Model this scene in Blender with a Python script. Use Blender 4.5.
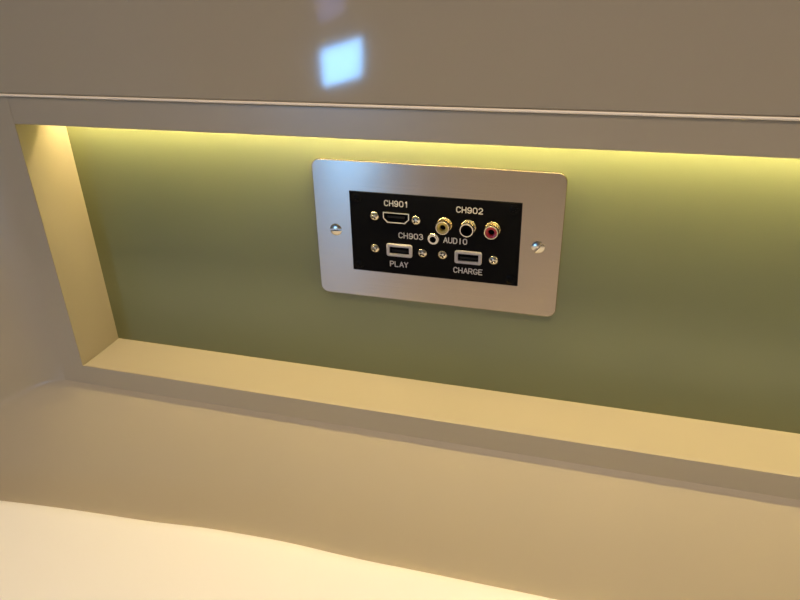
import bpy, bmesh, math, random
from mathutils import Vector, Matrix, noise
random.seed(3)
for o in list(bpy.data.objects): bpy.data.objects.remove(o)
S = bpy.context.scene
C = S.collection
MM = 0.001

# ------------------------------------------------------------- camera
cam_d = bpy.data.cameras.new('camera'); cam = bpy.data.objects.new('camera', cam_d); C.objects.link(cam)
cam.location = (0.08993, -0.35721, 0.14670)
cam.rotation_euler = (math.radians(63.119), math.radians(1.588), math.radians(16.472))
cam_d.sensor_width = 36.0; cam_d.lens = 678.8*36/800; cam_d.clip_start = 0.01
S.camera = cam

# ------------------------------------------------------------- world, light, exposure
w = bpy.data.worlds.new('world'); S.world = w; w.use_nodes = True
w.node_tree.nodes['Background'].inputs[0].default_value = (0.9, 0.8, 0.7, 1)
w.node_tree.nodes['Background'].inputs[1].default_value = 0.03
def area(name, loc, target, size, size_y, power, col, spread=180):
    l = bpy.data.lights.new(name, 'AREA'); l.shape = 'RECTANGLE'; l.size = size; l.size_y = size_y
    l.energy = power; l.color = col; l.spread = math.radians(spread)
    o = bpy.data.objects.new(name, l); C.objects.link(o); o.location = loc
    o.rotation_euler = (Vector(target)-Vector(loc)).to_track_quat('-Z', 'Y').to_euler()
    return o
LED_COL = (1.0, 0.79, 0.37); LED_POW = 125.0
WINDOW_A = 90.0; WINDOW_B = 7.5
area('berth_lamp', (0.10, -0.40, 1.05), (0.10, -0.36, -0.20), 1.0, 0.10, 3.1, (1.0, 0.79, 0.62), 80)
area('room_lamp', (0.3, -1.5, 1.15), (0.3, -1.3, -0.9), 0.6, 0.6, 0.5, (1.0, 0.80, 0.60))
S.view_settings.view_transform = 'Standard'; S.view_settings.look = 'None'
S.view_settings.gamma = 1.0; S.view_settings.use_curve_mapping = False
S.view_settings.exposure = 0.0

# ------------------------------------------------------------- materials
def mat(name, col, rough=0.5, metal=0.0, coat=0.0, spec=0.5, **k):
    m = bpy.data.materials.new(name); m.use_nodes = True
    nt = m.node_tree; b = nt.nodes['Principled BSDF']
    b.inputs['Base Color'].default_value = (*col, 1); b.inputs['Roughness'].default_value = rough
    b.inputs['Metallic'].default_value = metal; b.inputs['Coat Weight'].default_value = coat
    b.inputs['Specular IOR Level'].default_value = spec
    if 'coat_rough' in k: b.inputs['Coat Roughness'].default_value = k['coat_rough']
    if k.get('aniso'):
        b.inputs['Anisotropic'].default_value = k['aniso']
        v = nt.nodes.new('ShaderNodeCombineXYZ'); v.inputs[2].default_value = 1.0
        nt.links.new(v.outputs[0], b.inputs['Tangent'])
    if k.get('var') or k.get('bump'):
        tc = nt.nodes.new('ShaderNodeTexCoord'); mp = nt.nodes.new('ShaderNodeMapping')
        mp.inputs['Scale'].default_value = k.get('scale', (1, 1, 1))
        nz = nt.nodes.new('ShaderNodeTexNoise'); nz.inputs['Scale'].default_value = k.get('nscale', 100)
        nz.inputs['Detail'].default_value = k.get('detail', 3)
        nt.links.new(tc.outputs['Object'], mp.inputs[0]); nt.links.new(mp.outputs[0], nz.inputs['Vector'])
        if k.get('var'):
            r = nt.nodes.new('ShaderNodeValToRGB'); v = k['var']
            r.color_ramp.elements[0].position = 0.3; r.color_ramp.elements[1].position = 0.7
            r.color_ramp.elements[0].color = (*[c*(1-v) for c in col], 1)
            r.color_ramp.elements[1].color = (*[min(1, c*(1+v)) for c in col], 1)
            nt.links.new(nz.outputs['Fac'], r.inputs[0]); nt.links.new(r.outputs[0], b.inputs['Base Color'])
        if k.get('bump'):
            bp = nt.nodes.new('ShaderNodeBump'); bp.inputs['Strength'].default_value = k['bump']
            bp.inputs['Distance'].default_value = k.get('bdist', 0.001)
            nt.links.new(nz.outputs['Fac'], bp.inputs['Height']); nt.links.new(bp.outputs[0], b.inputs['Normal'])
    return m
def emit(name, col, strength):
    m = bpy.data.materials.new(name); m.use_nodes = True; nt = m.node_tree
    b = nt.nodes['Principled BSDF']; b.inputs['Base Color'].default_value = (*col, 1)
    b.inputs['Emission Color'].default_value = (*col, 1); b.inputs['Emission Strength'].default_value = strength
    return m
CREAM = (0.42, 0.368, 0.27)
M = dict(
    gloss=mat('glossy_cream_laminate', CREAM, 0.06, spec=0.22, bump=0.04, nscale=22, bdist=0.001, detail=2),
    shell=mat('satin_cream_shell', CREAM, 0.30, var=0.02, nscale=12),
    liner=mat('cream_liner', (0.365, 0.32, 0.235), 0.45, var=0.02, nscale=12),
    edge=mat('edge_strip_highlight', (0.95, 0.86, 0.70), 0.3),  # colour lightened to carry the highlight caught along the lip
    green=mat('olive_green_panel', (0.19, 0.208, 0.105), 0.32, var=0.03, nscale=9, bump=0.05, bdist=0.0002),
    steel=mat('brushed_steel', (0.38, 0.33, 0.28), 0.25, 1.0, aniso=0.82, var=0.05, scale=(6, 6, 900), nscale=3, detail=4),
    steel_edge=mat('polished_steel_edge', (0.75, 0.72, 0.68), 0.22, 1.0),
    black=mat('black_acrylic', (0.004, 0.004, 0.0045), 0.25, spec=0.04),
    blackscrew=mat('blackened_screw', (0.003, 0.003, 0.0035), 0.35, spec=0.06),
    hole=mat('dark_recess', (0.002, 0.002, 0.002), 0.9, spec=0.05),
    nickel=mat('nickel', (0.70, 0.66, 0.56), 0.25, 1.0),
    brass=mat('gold_plate', (0.66, 0.57, 0.40), 0.25, 1.0),
    white=mat('engraved_white', (0.66, 0.63, 0.60), 0.6),
    usbwhite=mat('grey_white_plastic', (0.46, 0.43, 0.47), 0.4),
    yellow=mat('yellow_insulator', (0.70, 0.52, 0.10), 0.4),
    red=mat('red_insulator', (0.60, 0.03, 0.04), 0.35),
    tongue=mat('dark_tongue', (0.012, 0.010, 0.009), 0.6, spec=0.2),
    sheet=mat('white_cotton', (0.88, 0.86, 0.82), 0.9, bump=0.15, nscale=900, bdist=0.0003, spec=0.2),
    mattress=mat('mattress_cloth', (0.75, 0.72, 0.66), 0.9),
    room=mat('room_paint', (0.52, 0.46, 0.40), 0.7),
    floor=mat('floor_carpet', (0.20, 0.15, 0.11), 0.9, var=0.2, nscale=60),
    frame=mat('window_frame_paint', (0.3, 0.27, 0.24), 0.5),
    led=emit('led_diffuser', LED_COL, LED_POW),
    alu=mat('aluminium_channel', (0.7, 0.7, 0.7), 0.4, 1.0),
    pane_a=emit('daylit_pane', (0.20, 0.52, 1.0), WINDOW_A),
    pane_b=emit('dim_daylit_pane', (0.30, 0.38, 1.0), WINDOW_B),
)

# ------------------------------------------------------------- helpers
def obj(name, bm, m, parent=None, smooth=False, bevel=0, seg=2, loc=None):
    bmesh.ops.recalc_face_normals(bm, faces=bm.faces)
    me = bpy.data.meshes.new(name); bm.to_mesh(me); bm.free()
    if m: me.materials.append(m)
    o = bpy.data.objects.new(name, me); C.objects.link(o)
    if parent: o.parent = parent
    if loc: o.location = loc
    if bevel:
        md = o.modifiers.new('bevel', 'BEVEL'); md.width = bevel; md.segments = seg; md.limit_method = 'ANGLE'; md.angle_limit = math.radians(35)
    if smooth:
        for p in me.polygons: p.use_smooth = True
        me.set_sharp_from_angle(angle=math.radians(40))
    return o
def struct(o): o['kind'] = 'structure'; return o
def tag(o, label, cat=None, group=None):
    o['label'] = label
    if cat: o['category'] = cat
    if group: o['group'] = group
    return o
def box(bm, x0, x1, y0, y1, z0, z1):
    v = [bm.verts.new((x, y, z)) for x in (x0, x1) for y in (y0, y1) for z in (z0, z1)]
    for f in ((0,1,3,2),(4,6,7,5),(0,4,5,1),(2,3,7,6),(0,2,6,4),(1,5,7,3)): bm.faces.new([v[i] for i in f])
def loft(bm, rings, cap0=True, cap1=True):
    R = [[bm.verts.new(p) for p in r] for r in rings]
    n = len(R[0])
    for a, b in zip(R, R[1:]):
        for i in range(n): bm.faces.new((a[i], a[(i+1) % n], b[(i+1) % n], b[i]))
    if cap0: bm.faces.new(R[0])
    if cap1: bm.faces.new(R[-1])
def lathe(bm, cx, cz, prof, n=40, cap0=False, cap1=False):
    """prof: (radius, y) list; axis along y; all in mm"""
    loft(bm, [[((cx+r*math.cos(2*math.pi*i/n))*MM, y*MM, (cz+r*math.sin(2*math.pi*i/n))*MM) for i in range(n)] for r, y in prof], cap0, cap1)
def rrect(cx, cz, w_, h_, r, y, seg=8):
    pts = []
    for qx, qz, a0 in ((1, 1, 0), (-1, 1, 90), (-1, -1, 180), (1, -1, 270)):
        for k in range(seg+1):
            a = math.radians(a0+90*k/seg)
            pts.append(((cx+qx*(w_/2-r)+r*math.cos(a))*MM, y*MM, (cz+qz*(h_/2-r)+r*math.sin(a))*MM))
    return pts

# ------------------------------------------------------------- setting: moulded wall round the niche
YF = -0.03735                       # face of the wall round the opening
XL, XR = -0.2424, 0.520             # opening
ZB, ZT = -0.1016, 0.0651
LIP = 0.0815                        # top of the fascia
BX, BZ = 0.0140, 0.0148             # flat band before the shell slopes outwards
TB, TL = math.tan(math.radians(46)), math.tan(math.radians(30))
YB = 0.002                          # face of the green panel
ZC = 0.0813                         # top of the cavity behind the fascia
bm = bmesh.new()
dep = 0.24
x0, x1, z0 = XL-BX, XR+BX, ZB-BZ
V = lambda *p: bm.verts.new(p)
WB = 0.035                          # the sides curve gently out of the flat band; the lower fold is crisp
def out_side(d):
    if d <= 0: return 0.0
    return TL*(d*d/(2*WB) if d < WB else d-WB/2)
def shell_y(x, z):
    a_ = out_side(max(x0-x, x-x1)); b_ = max(0.0, z0-z)*TB
    if a_ <= 0 or b_ <= 0: return YF-max(a_, b_)
    return YF-(a_**6+b_**6)**(1/6)
def span(a, b, n): return [a+(b-a)*k/n for k in range(n)]
xs = span(x0-0.30, x0-0.10, 20)+span(x0-0.10, x0, 50)+[x0, XL]+span(XL, XR, 30)[1:]+[XR]+span(x1, x1+0.10, 50)+span(x1+0.10, x1+0.30, 20)+[x1+0.30]
zs = span(z0-0.24, z0-0.08, 40)+span(z0-0.08, z0, 50)+[z0]+span(ZB, LIP, 20)+[LIP]
gr = {(i, j): V(x, shell_y(x, z), z) for i, x in enumerate(xs) for j, z in enumerate(zs)}
for i in range(len(xs)-1):
    for j in range(len(zs)-1):
        if XL-1e-6 < xs[i] and xs[i+1] < XR+1e-6 and zs[j] > ZB-1e-6: continue
        bm.faces.new((gr[i, j], gr[i+1, j], gr[i+1, j+1], gr[i, j+1]))
bmesh.ops.remove_doubles(bm, verts=bm.verts[:], dist=1e-6)
bmesh.ops.delete(bm, geom=[v for v in bm.verts if not v.link_faces], context='VERTS')
wb = struct(obj('wall_back', bm, M['shell'], smooth=True))
# fascia above the opening
bm = bmesh.new(); box(bm, XL-0.0001, XR+0.0001, YF, YF+0.006, ZT, LIP-0.0006); struct(obj('trim_1', bm, M['shell'], bevel=0.0005))
# liner: sides and sill of the niche
bm = bmesh.new()
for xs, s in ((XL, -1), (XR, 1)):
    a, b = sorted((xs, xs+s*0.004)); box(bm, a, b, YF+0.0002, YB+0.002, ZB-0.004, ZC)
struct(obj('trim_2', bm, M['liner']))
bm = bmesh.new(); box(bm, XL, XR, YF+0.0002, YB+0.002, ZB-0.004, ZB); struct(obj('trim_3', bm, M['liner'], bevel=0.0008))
bm = bmesh.new(); box(bm, XL+0.0001, XR-0.0001, YF+0.0062, -0.0145, ZT+0.0004, ZC-0.0001); struct(obj('trim_6', bm, M['liner']))
bm = bmesh.new(); box(bm, XL-0.004, XR+0.004, YF+0.002, YB+0.002, ZC, ZC+0.004); struct(obj('trim_4', bm, M['liner']))
# green panel
bm = bmesh.new(); box(bm, XL, XR, YB, YB+0.004, ZB, ZC); struct(obj('wall_niche', bm, M['green']))
# edge strip, highlight painted in as a paler colour, and the glossy panel above
bm = bmesh.new(); box(bm, x0-dep, x1+dep, YF-0.0007, YF+0.004, LIP-0.0005, LIP+0.0008)
struct(obj('trim_5', bm, M['edge'], bevel=0.0006, seg=3))
bm = bmesh.new(); box(bm, x0-dep, x1+dep, YF+0.0004, YF+0.012, LIP+0.0010, 1.2); struct(obj('wall_upper', bm, M['gloss'], bevel=0.0006))

# the rest of the room behind the camera
RX0, RX1, RY, RZ0, RZ1 = -1.4, 1.5, -2.1, -0.9, 1.2
bm = bmesh.new(); box(bm, RX0, RX1, RY, 0.03, RZ0-0.02, RZ0); struct(obj('floor', bm, M['floor']))
bm = bmesh.new(); box(bm, RX0, RX1, RY, 0.03, RZ1, RZ1+0.02); struct(obj('ceiling', bm, M['room']))
bm = bmesh.new(); box(bm, RX0-0.02, RX0, RY, 0.03, RZ0, RZ1); struct(obj('wall_left', bm, M['room']))
bm = bmesh.new(); box(bm, RX1, RX1+0.02, RY, 0.03, RZ0, RZ1); struct(obj('wall_right', bm, M['room']))
bm = bmesh.new(); box(bm, RX0, RX1, RY-0.02, RY, RZ0, RZ1); struct(obj('wall_front', bm, M['room']))
bm = bmesh.new(); box(bm, RX0, RX1, 0.03, 0.05, RZ0, RZ1); struct(obj('wall_outer', bm, M['room']))
def pane(name, pts, m):
    cx = sum(p[0] for p in pts)/4; cz = sum(p[1] for p in pts)/4
    y = RY+0.03
    f = bmesh.new()
    outer = [((x-cx)*1.12+cx, (z-cz)*1.12+cz) for x, z in pts]
    loft(f, [[(x, RY+0.001, z) for x, z in outer], [(x, y+0.006, z) for x, z in outer],
             [(x, y+0.006, z) for x, z in pts], [(x, y-0.002, z) for x, z in pts]], True, False)
    fr = struct(obj(name, f, M['frame']))
    g = bmesh.new(); g.faces.new([g.verts.new((x, y, z)) for x, z in pts]); obj('pane', g, m, fr)
pane('window_1', [(-0.908, -0.145), (-0.746, -0.096), (-0.757, -0.225), (-0.907, -0.268)], M['pane_a'])
pane('window_2', [(-0.915, 0.14), (-0.790, 0.17), (-0.805, -0.02), (-0.900, -0.06)], M['pane_b'])

# ------------------------------------------------------------- hidden strip light at the top of the niche
led = bpy.data.objects.new('strip_light', None); C.objects.link(led); led.location = (0.139, -0.0100, ZC-0.0045); led.rotation_euler = (math.radians(60), 0, 0)
tag(led, 'warm yellow strip light hidden along the top of the recessed niche', 'strip light')
bm = bmesh.new(); box(bm, -0.379, 0.379, -0.004, 0.004, -0.0025, -0.0002); obj('channel', bm, M['alu'], led)
bm = bmesh.new(); box(bm, -0.378, 0.378, -0.002, 0.002, -0.0040, -0.0025); obj('diffuser', bm, M['led'], led)

# ------------------------------------------------------------- bed
edge_pts = [(-0.3214, -0.1745), (-0.2726, -0.1708), (-0.2293, -0.1685), (-0.184, -0.1667), (-0.1586, -0.1658), (-0.1445, -0.165), (-0.1364, -0.164), (-0.1137, -0.1633), (-0.0836, -0.1624), (-0.064, -0.1622), (-0.0447, -0.1625), (-0.0259, -0.1629), (0.004, -0.1624), (0.0469, -0.1621), (0.0874, -0.1618), (0.133, -0.1618)]
def edge(x):
    P = edge_pts
    if x <= P[0][0]: return P[0][1] + (x-P[0][0])*0.05
    for (a, b), (c, d) in zip(P, P[1:]):
        if x <= c:
            t = (x-a)/(c-a); return b+(d-b)*t
    return P[-1][1]
def edge_s(x): return sum(edge(x+k*0.008) for k in range(-2, 3))/5
bm = bmesh.new(); NX, NY = 150, 70
X0, X1, YE = -0.55, 0.95, -1.0
def ywall(z): return YF-(z0-z)*TB
grid = []
for i in range(NX+1):
    x = X0+(X1-X0)*i/NX; row = []
    ze = edge_s(x)-0.0030; yw = ywall(ze)
    for j in range(NY+1):
        if j <= 14:                                   # roll over at the wall side
            a = math.pi/2*(1-j/14); r = 0.016
            y = yw-0.002-r+r*math.sin(a); z = ze-r+r*math.cos(a)
        else:
            t = (j-14)/(NY-14); y = (yw-0.002-r)+(YE-(yw-0.002-r))*t**1.5
            dd = (yw-y)
            z = ze + 0.012*(1-math.exp(-(dd/0.16)**2)) + 0.006*(noise.noise(Vector((x*4, y*4, 0.3))))*(1-math.exp(-(dd/0.12)**2))
        row.append(bm.verts.new((x, y, z)))
    grid.append(row)
for i in range(NX):
    for j in range(NY): bm.faces.new((grid[i][j], grid[i+1][j], grid[i+1][j+1], grid[i][j+1]))
bed = bpy.data.objects.new('bed', None); C.objects.link(bed); bed.location = (0.2, -0.55, RZ0)
tag(bed, 'bed with a plain white sheet below the cream wall at the bottom of the picture', 'bed')
sh = obj('sheet', bm, M['sheet'], bed, smooth=True); sh.matrix_parent_inverse = bed.matrix_world.inverted()
sh.location = (-0.2, 0.55, -RZ0)
md = sh.modifiers.new('solid', 'SOLIDIFY'); md.thickness = 0.004; md.offset = -1
bm = bmesh.new(); box(bm, -0.73, 0.73, -0.44, 0.38, 0.42, 0.60); obj('mattress', bm, M['mattress'], bed, bevel=0.03, seg=4)
bm = bmesh.new(); box(bm, -0.74, 0.74, -0.45, 0.38, 0.0, 0.42); obj('bed_base', bm, M['room'], bed, bevel=0.005)

# ------------------------------------------------------------- media socket plate
root = bpy.data.objects.new('socket_plate', None); C.objects.link(root)
root.location = (0, 0, 0); root.rotation_euler = (0, math.radians(0.36), 0)
tag(root, 'brushed steel wall socket plate with black media panel mounted on the green niche wall', 'socket plate')
bm = bmesh.new()                                     # steel frame with a rectangular cut-out
W_, H_, IW, IH = 146, 86, 100.8, 50.4
outer = [rrect(0, 0, W_, H_, 5, 1.99, 8), rrect(0, 0, W_, H_, 5, 0.5, 8), rrect(0, 0, W_-0.3, H_-0.3, 4.9, 0.15, 8), rrect(0, 0, W_-0.9, H_-0.9, 4.6, 0, 8)]
inner = [rrect(0, 0, IW, IH, 0.3, 0, 8), rrect(0, 0, IW, IH, 0.3, 1.99, 8)]
loft(bm, outer+inner, False, False)
fp = obj('face_plate', bm, M['steel'], root); tag(fp, 'brushed stainless steel frame with rounded corners')
bm = bmesh.new(); loft(bm, [rrect(0, 0, IW-0.2, IH-0.2, 0.3, 1.9), rrect(0, 0, IW-0.2, IH-0.2, 0.3, -0.25), rrect(0, 0, IW-0.6, IH-0.6, 0.3, -0.45)])
ins = obj('insert_panel', bm, M['black'], root); tag(ins, 'matt black engraved panel')
Y0 = -0.45                                            # front of the black panel

def slot_screw(name, x, z, r, y, dome, m, ang, cross=False, parent=root, sw=1.1, sd=1.0):
    """domed screw head; the slot is cut as a real groove with a boolean-free profile: two half domes beside a recessed strip"""
    bm = bmesh.new(); n = 36; K = 7
    def h(u, v):
        q = min(1.0, math.hypot(u, v)/r); hh = dome*math.sqrt(max(0.0, 1-(q*0.93)**2)) - dome*math.sqrt(1-0.93**2)*0.6
        ca, sa = math.cos(ang), math.sin(ang); a, b = u*ca+v*sa, -u*sa+v*ca
        inside = (abs(b) < sw/2) if not cross else ((abs(b) < sw/2 and abs(a) < r*0.62) or (abs(a) < sw/2 and abs(b) < r*0.62))
        return hh-sd if inside else hh
    N = 44; g = {}
    for i in range(N+1):
        for j in range(N+1):
            a, b = -1+2*i/N, -1+2*j/N                  # square mapped onto a disc
            u = a*math.sqrt(1-b*b/2)*r; v = b*math.sqrt(1-a*a/2)*r
            g[i, j] = bm.verts.new(((x+u)*MM, (y-h(u, v))*MM, (z+v)*MM))
    for i in range(N):
        for j in range(N): bm.faces.new((g[i, j], g[i+1, j], g[i+1, j+1], g[i, j+1]))
    rim = [g[i, 0] for i in range(N)]+[g[N, j] for j in range(N)]+[g[i, N] for i in range(N, 0, -1)]+[g[0, j] for j in range(N, 0, -1)]
    low = [bm.verts.new((v.co.x, (y+0.05)*MM, v.co.z)) for v in rim]
    for i in range(len(rim)): bm.faces.new((rim[i], rim[(i+1) % len(rim)], low[(i+1) % len(rim)], low[i]))
    bm.faces.new(low)
    o = obj(name, bm, m, parent)
    for p in o.data.polygons: p.use_smooth = True
    o.data.set_sharp_from_angle(angle=math.radians(30))
    return o
tag(slot_screw('mounting_screw', -60.3, 0, 3.7, 0, 1.3, M['nickel'], math.radians(4)), 'slotted mounting screw at the left of the steel plate')
tag(slot_screw('mounting_screw', 60.3, 0, 3.7, 0, 1.3, M['nickel'], math.radians(50)), 'slotted mounting screw at the right of the steel plate')
for x, z, a in ((-35.6, 10.8, .4), (-10.4, 10.2, .9), (-36.1, -9.7, .2), (-6.6, -9.9, .7), (5.5, -9.8, .3), (35.4, -10.2, 1.1)):
    slot_screw('port_screw', x+0.4, z, 2.6, Y0, 1.5, M['nickel'], a, True, sw=0.9, sd=1.1)
for x, z in ((-46, 21.2), (46, 21.0), (46.2, -21.2), (-46.1, -21.2)):
    tag(slot_screw('panel_screw', x, z, 2.9, Y0, 0.7, M['blackscrew'], 0.6, True, sw=0.8, sd=0.5), 'black screw')

# display port with the chamfered lower corners
def hd(s, y, cx=-21.8, cz=10.9):
    pts = [(-8.0, 3.3), (8.0, 3.3), (8.0, -0.6), (5.4, -3.3), (-5.4, -3.3), (-8.0, -0.6)]
    k = 1-s/8.0; kz = 1-s/3.3
    return [((cx+px*k)*MM, y*MM, (cz+pz*kz)*MM) for px, pz in pts]
bm = bmesh.new(); loft(bm, [hd(0, Y0), hd(0, Y0-0.9), hd(0.75, Y0-0.9), hd(0.75, Y0+1.2)], False, False)
hdm = obj('video_port', bm, M['nickel'], root, bevel=0.0002); tag(hdm, 'wide metal port with chamfered lower corners')
bm = bmesh.new(); loft(bm, [hd(0.72, Y0-0.05), hd(0.72, Y0+0.1)]); tag(obj('port_opening', bm, M['hole'], hdm), 'black opening')
bm = bmesh.new(); box(bm, -0.0270, -0.0166, (Y0-0.7)*MM, Y0*MM, 0.0108, 0.0120); tag(obj('contact_tongue', bm, M['tongue'], hdm), 'dark contact tongue')

def usb(cx, cz, lab):
    bm = bmesh.new()
    loft(bm, [rrect(cx, cz, 15.8, 7.9, 1.3, Y0), rrect(cx, cz, 15.8, 7.9, 1.3, Y0-1.0), rrect(cx, cz, 15.2, 7.3, 1.1, Y0-1.3),
              rrect(cx, cz, 12.2, 4.5, 0.3, Y0-1.3), rrect(cx, cz, 12.2, 4.3, 0.3, Y0)], False, False)
    u = obj('usb_port', bm, M['usbwhite'], root, smooth=True); tag(u, lab)
    bm = bmesh.new(); loft(bm, [rrect(cx, cz, 12.3, 4.4, 0.3, Y0-0.05), rrect(cx, cz, 12.3, 4.4, 0.3, Y0+0.1)]); tag(obj('port_opening', bm, M['hole'], u), 'black opening')
    bm = bmesh.new(); box(bm, (cx-4.8)*MM, (cx+5.4)*MM, (Y0-0.8)*MM, Y0*MM, (cz-1.1)*MM, (cz+0.2)*MM); tag(obj('contact_tongue', bm, M['tongue'], u), 'dark contact tongue')
usb(-20.2, -9.4, 'pale grey framed port above the word PLAY')
usb(21.2, -9.8, 'pale grey framed port above the word CHARGE')

def rca(cx, cz, ringm, core, lab, corelab):
    bm = bmesh.new()                                  # flange nut, neck and barrel in one turned profile
    lathe(bm, cx, cz, [(4.3, Y0), (4.3, Y0-0.9), (4.0, Y0-1.2), (3.3, Y0-1.2), (3.2, Y0-2.8), (3.8, Y0-3.0), (4.0, Y0-3.3), (4.0, Y0-6.4), (3.85, Y0-6.7), (3.35, Y0-6.7), (3.3, Y0-5.6)])
    j = obj('audio_video_socket', bm, ringm, root, smooth=True); tag(j, lab)
    bm = bmesh.new()
    lathe(bm, cx, cz, [(3.34, Y0-5.3), (3.34, Y0-6.1), (3.1, Y0-6.4), (2.0, Y0-6.2), (1.7, Y0-5.8), (1.7, Y0-4.0)])
    tag(obj('insulator', bm, core, j, smooth=True), corelab)
    bm = bmesh.new(); lathe(bm, cx, cz, [(1.72, Y0-4.1), (1.72, Y0-4.4)], cap0=True, cap1=True); tag(obj('pin_hole', bm, M['hole'], j), 'dark centre hole')
rca(7.2, 9.3, M['brass'], M['yellow'], 'gold socket with a yellow centre', 'yellow insulator ring')
rca(21.0, 9.1, M['nickel'], M['hole'], 'silver socket with a black centre', 'black insulator')
rca(34.8, 9.0, M['brass'], M['red'], 'gold socket with a red centre', 'red insulator ring')
bm = bmesh.new()
lathe(bm, 0.6, 0.1, [(3.5, Y0), (3.5, Y0-1.2), (3.2, Y0-1.6), (2.6, Y0-1.6), (2.5, Y0-2.2), (1.9, Y0-2.2), (1.8, Y0)])
j = obj('headphone_socket', bm, M['nickel'], root, smooth=True); tag(j, 'small round metal socket between the words CH903 and AUDIO')
bm = bmesh.new(); lathe(bm, 0.6, 0.1, [(1.82, Y0-0.1), (1.82, Y0-0.6)], cap0=True, cap1=True); tag(obj('pin_hole', bm, M['hole'], j), 'dark centre hole')

# engraved lettering, one object per word
def arc(cx, cz, rx, rz, a0, a1, n=8): return [(cx+rx*math.cos(math.radians(a0+(a1-a0)*k/n)), cz+rz*math.sin(math.radians(a0+(a1-a0)*k/n))) for k in range(n+1)]
G = {
 'C': [arc(.3, .68, .3, .32, 20, 180)+arc(.3, .32, .3, .32, 180, 340)],
 'H': [[(0, 0), (0, 1)], [(.6, 0), (.6, 1)], [(0, .5), (.6, .5)]],
 '9': [arc(.3, .70, .28, .30, 0, 360, 14), [(.58, .7)]+arc(.28, .32, .30, .32, 0, -150)],
 '0': [arc(.3, .68, .3, .32, 0, 180)+arc(.3, .32, .3, .32, 180, 360)+[(.6, .68)]],
 '1': [[(.15, .8), (.35, 1), (.35, 0)]],
 '2': [arc(.3, .70, .28, .30, 165, -30)+[(0, 0), (.6, 0)]],
 '3': [arc(.28, .76, .27, .24, 150, -90)+arc(.28, .26, .32, .26, 90, -150)],
 'A': [[(0, 0), (.33, 1), (.66, 0)], [(.12, .34), (.54, .34)]],
 'U': [[(0, 1)]+arc(.3, .3, .3, .3, 180, 360)+[(.6, 1)]],
 'D': [[(0, 0), (0, 1)]+arc(.25, .65, .35, .35, 90, 0)+arc(.25, .35, .35, .35, 0, -90)+[(0, 0)]],
 'I': [[(.3, 0), (.3, 1)]],
 'O': [arc(.3, .68, .3, .32, 0, 180)+arc(.3, .32, .3, .32, 180, 360)+[(.6, .68)]],
 'P': [[(0, 0), (0, 1)]+arc(.33, .73, .27, .27, 90, -90)+[(0, .46)]],
 'L': [[(0, 1), (0, 0), (.55, 0)]],
 'Y': [[(0, 1), (.3, .5), (.6, 1)], [(.3, .5), (.3, 0)]],
 'R': [[(0, 0), (0, 1)]+arc(.33, .73, .27, .27, 90, -90)+[(0, .46)], [(.3, .46), (.6, 0)]],
 'G': [arc(.3, .68, .3, .32, 20, 180)+arc(.3, .32, .3, .32, 180, 360)+[(.6, .42), (.35, .42)]],
 'E': [[(.55, 0), (0, 0), (0, 1), (.55, 1)], [(0, .52), (.45, .52)]],
}
def word(txt, xa, xb, zc, h=3.35, sw=0.56):
    xa += 0.7; xb -= 0.1; zc -= 0.25; h = 3.2
    bm = bmesh.new(); n = len(txt); pitch = (xb-xa)/n
    gw = pitch*0.70
    yb = Y0+0.02; q = 0
    for i, ch in enumerate(txt):
        ox = xa+pitch*i+(pitch-gw)/2
        for st in G[ch]:
            P = []
            for px, pz in st:
                v = Vector((ox+px/0.6*gw, zc-h/2+pz*h))
                if not P or (v-P[-1]).length > 1e-4: P.append(v)
            q += 1; yy = Y0-0.05-0.006*(q % 3)
            # split at sharp turns so that every ribbon is a clean strip with round ends
            runs = [[P[0]]]
            for k in range(1, len(P)):
                runs[-1].append(P[k])
                if k < len(P)-1 and (P[k]-P[k-1]).angle(P[k+1]-P[k]) > math.radians(50): runs.append([P[k]])
            for ri, run in enumerate(runs):
                D = [(run[k+1]-run[k]).normalized() for k in range(len(run)-1)]
                Lp, Rp = [], []
                for k, p_ in enumerate(run):
                    t = (D[max(k-1, 0)]+D[min(k, len(D)-1)]).normalized(); nn = Vector((-t.y, t.x))*sw/2
                    Lp.append(p_+nn); Rp.append(p_-nn)
                def cap(p_, t): 
                    a0 = math.atan2(t.y, t.x); return [p_+Vector((math.cos(a0+math.radians(w_)), math.sin(a0+math.radians(w_))))*sw/2 for w_ in (-45, 0, 45)]
                loop_end = cap(run[-1], D[-1]); loop_start = cap(run[0], -D[0])
                y1 = yy-0.004*ri
                def mk(y): return [[bm.verts.new((v.x*MM, y*MM, v.y*MM)) for v in A] for A in (Lp, Rp, loop_end, loop_start)]
                A, B, E_, S_ = mk(y1)
                for k in range(len(A)-1): bm.faces.new((A[k], B[k], B[k+1], A[k+1]))
                bm.faces.new([B[-1]]+E_+[A[-1]]); bm.faces.new([A[0]]+S_+[B[0]])
                ol = B+E_+A[::-1]+S_
                lo = [bm.verts.new((v.co.x, yb*MM, v.co.z)) for v in ol]
                for k in range(len(ol)): bm.faces.new((ol[k], ol[(k+1) % len(ol)], lo[(k+1) % len(lo)], lo[k]))
    o = obj('lettering', bm, M['white'], root); tag(o, 'white engraved lettering reading '+txt)
word('CH901', -29.9, -14.0, 19.6)
word('CH902', 12.7, 29.2, 19.0)
word('CH903', -21.6, -5.4, 0.4)
word('AUDIO', 5.4, 20.6, -0.1)
word('PLAY', -27.4, -14.8, -18.4)
word('CHARGE', 11.6, 30.2, -18.3)
